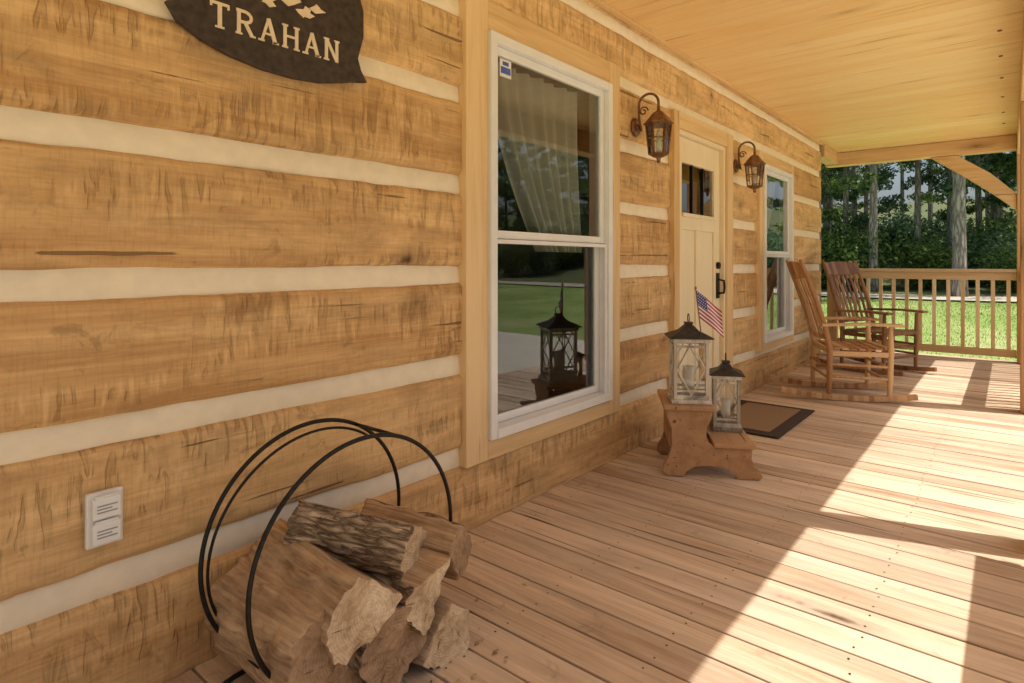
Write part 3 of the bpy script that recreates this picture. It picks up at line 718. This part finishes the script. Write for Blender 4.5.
def quadmesh(name,C,size,mats,upright=False,aspect=1.6):
    n=len(C); C=np.asarray(C)
    if upright:
        a=rng.uniform(0,2*np.pi,n); u=np.stack([np.cos(a),np.sin(a),np.zeros(n)],1)*(size*.12)
        v=np.stack([rng.normal(0,.35,n),rng.normal(0,.35,n),np.ones(n)],1); v*= (size*rng.uniform(.5,1.2,n))[:,None]
        V=np.stack([C-u,C+u,C+v],1).reshape(-1,3); k=3
    else:
        u=rng.normal(0,1,(n,3)); u/=np.linalg.norm(u,axis=1)[:,None]
        t=rng.normal(0,1,(n,3)); v=np.cross(u,t); v/=np.linalg.norm(v,axis=1)[:,None]
        s=(size*rng.uniform(.6,1.3,n))[:,None]
        V=np.stack([C-u*s*.5*aspect,C-v*s*.36,C+u*s*.5*aspect,C+v*s*.36],1).reshape(-1,3); k=4
    me=bpy.data.meshes.new(name); me.vertices.add(n*k); me.vertices.foreach_set('co',V.ravel())
    me.loops.add(n*k); me.loops.foreach_set('vertex_index',np.arange(n*k)); me.polygons.add(n)
    me.polygons.foreach_set('loop_start',np.arange(n)*k); me.polygons.foreach_set('loop_total',np.full(n,k))
    at=me.attributes.new('rnd','FLOAT','POINT'); at.data.foreach_set('value',np.repeat(rng.random(n),k))
    for q in mats: me.materials.append(q)
    me.update(calc_edges=True); return me
pts=[]
for i in range(34000):
    x=rng.uniform(9.2,21); y=rng.uniform(-5,4.5)
    pts.append((x,y,gz(x,y)-.01))
link(bpy.data.objects.new('grass',quadmesh('grass',pts,.055,[M_grassb],True)))
def tree_meshes(tag,H,crown0,spread,nleaf,lsize,r0,leafm,barkm,nb=16):
    m=MB(); path=[];rad=[]
    ox,oy=rng.uniform(-1,1,2)
    for i in range(14):
        t=i/13; path.append(Vector((ox*.35*math.sin(t*2.2)*t,oy*.35*math.sin(t*2.7)*t,H*t-.3))); rad.append(r0*(1-t)**.8+.03+(.12*r0*math.exp(-t*25)*3))
    m.tube(path,rad,12)
    cl=[]
    for b in range(nb):
        t=crown0/H+(1-crown0/H)*(b+.5)/nb*.97; k=t*13; i=min(12,int(k)); p=path[i].lerp(path[i+1],k-i)
        a=b*2.4+rng.uniform(-.4,.4); L=spread*(math.sin(math.pi*min(1,(t-crown0/H)/(1-crown0/H)*.8+.22)))*rng.uniform(.7,1.15)
        q=[p]; 
        for s in range(1,6):
            f=s/5; q.append(p+Vector((math.cos(a+f*.3)*L*f,math.sin(a+f*.3)*L*f,L*(.45*f-.12*f*f)+rng.uniform(-.08,.08))))
        rr=max(.015,rad[i]*.42); m.tube(q,[rr*(1-.85*s/5) for s in range(6)],7)
        for s in range(2,6): cl.append((q[s],.32+.16*L*.5))
        for z in range(3):
            s=int(rng.integers(2,5)); d=Vector(rng.normal(0,1,3)); d.z*=.5; e2=q[s]+d.normalized()*L*.33
            m.tube([q[s],(q[s]+e2)/2+Vector((0,0,.06)),e2],[rr*.35,rr*.25,rr*.1],5); cl.append((e2,.4+.06*L))
    per=nleaf//len(cl); C=[]
    for c,r in cl:
        d=rng.normal(0,1,(per,3)); d/=np.linalg.norm(d,axis=1)[:,None]; rad_=r*rng.uniform(.2,1,(per,1))**.6
        C.append(np.array(c)+d*rad_*np.array([1,1,.5]))
    return m,quadmesh('leaves_'+tag,np.concatenate(C),lsize,[leafm])
def make_variant(tag,*a):
    tm,lm=tree_meshes(tag,*a)
    o=tm.obj('trunk_'+tag,[a[7]]); me=o.data; bpy.data.objects.remove(o); return me,lm
VA=[make_variant('a',13,2.6,3.0,8000,.15,.13,M_leaf,M_bark),
    make_variant('b',15,3.6,3.4,8500,.16,.15,M_leaf2,M_barkL),
    make_variant('c',11,1.6,2.6,7500,.14,.09,M_leaf,M_bark)]
VP_=[make_variant('p',17,7.0,3.2,7000,.16,.15,M_leaf2,M_barkL)]
def shrub(tag,leafm):
    m=MB(); C=[]
    for i in range(9):
        a=i*2.4; L=rng.uniform(.6,1.1); q=[Vector((0,0,-.1)),Vector((math.cos(a)*L*.3,math.sin(a)*L*.3,L*.8)),Vector((math.cos(a)*L*.8,math.sin(a)*L*.8,L*1.5))]
        m.tube(q,[.025,.016,.006],6)
        for c in(q[1],q[2],(q[1]+q[2])/2):
            d=rng.normal(0,.27,(110,3)); C.append(np.array(c)+d)
    o=m.obj('stems',[M_bark]); me=o.data; bpy.data.objects.remove(o)
    return me,quadmesh('shrub_'+tag,np.concatenate(C),.10,[leafm])
SH=[shrub('a',M_leaf),shrub('b',M_leaf2)]
def place(V,x,y,s,rz,parent,tn='trunk',ln='foliage'):
    z=gz(x,y)
    for me,n in((V[0],tn),(V[1],ln)):
        o=bpy.data.objects.new(n,me); o.location=(x,y,z); o.scale=(s,s,s*rng.uniform(.92,1.1)); o.rotation_euler=(0,0,rz); link(o,parent)
for (x,y,V,s) in((22.5,-.60,VP_[0],1.05),(24.5,1.95,VP_[0],.85),(26.5,3.2,VP_[0],.7),(27,.9,VP_[0],.7),(26.5,-.2,VP_[0],.6),(25.5,-3.6,VA[0],.9),(27,2.6,VA[1],.6),(25.0,3.9,VA[2],.7)):
    e=empty('tree'); place(V,x,y,s,rng.uniform(0,6),e)
forest=empty('forest')
for i in range(44):
    x=27+33*(i+rng.random())/44; y=-1+ (x-9)*.24*rng.uniform(-1.1,1.9)
    place(VA[int(rng.integers(0,3))] if rng.random()>.25 else VP_[0],x,y,rng.uniform(.8,1.2),rng.uniform(0,6),forest)
for i in range(50):
    x=rng.uniform(24.5,44); y=-1+(x-9)*.28*rng.uniform(-1.1,1.6)
    place(SH[i%2],x,y,rng.uniform(.6,1.5),rng.uniform(0,6),forest,'stems','shrub_foliage')
wood2=empty('forest')
for i in range(26):
    x=-8+56*(i+rng.random())/26; y=-rng.uniform(24,31)
    place(VA[i%3],x,y,rng.uniform(.7,.9),rng.uniform(0,6),wood2)
for i in range(26):
    x=-6+50*(i+rng.random())/26; y=-rng.uniform(21,24)
    place(SH[i%2],x,y,rng.uniform(1.0,1.6),rng.uniform(0,6),wood2,'stems','shrub_foliage')
# ------------------------------------------------------------ light
k=.38; sd=Vector((k*.30,-k,1)).normalized(); elev=math.asin(sd.z)
W=bpy.data.worlds.new('World'); scene.world=W; W.use_nodes=True; nt=W.node_tree; bg=nt.nodes['Background']
sk=nt.nodes.new('ShaderNodeTexSky'); sk.sky_type='NISHITA'; sk.sun_disc=False; sk.sun_elevation=elev
sk.sun_rotation=math.atan2(sd.x,sd.y); sk.air_density=1.0; sk.dust_density=5; sk.ozone_density=1.0
nt.links.new(sk.outputs[0],bg.inputs[0]); bg.inputs[1].default_value=.15
L=bpy.data.lights.new('sun','SUN'); L.energy=5; L.angle=math.radians(.53); L.color=(1,.965,.90)
lo=bpy.data.objects.new('sun',L); lo.rotation_euler=sd.to_track_quat('Z','Y').to_euler(); link(lo)
# ------------------------------------------------------------ camera
cam=bpy.data.cameras.new('camera'); co=bpy.data.objects.new('camera',cam); link(co)
co.location=(0,-1.77,1.14); th=math.atan(498/600)
co.rotation_euler=(math.radians(90),0,th-math.radians(90))
cam.sensor_width=36; cam.lens=600/1024*36; cam.shift_y=-78.5/1024; cam.clip_start=.05; cam.clip_end=2000
scene.camera=co
scene.view_settings.view_transform='Standard'; scene.view_settings.look='None'; scene.view_settings.exposure=0
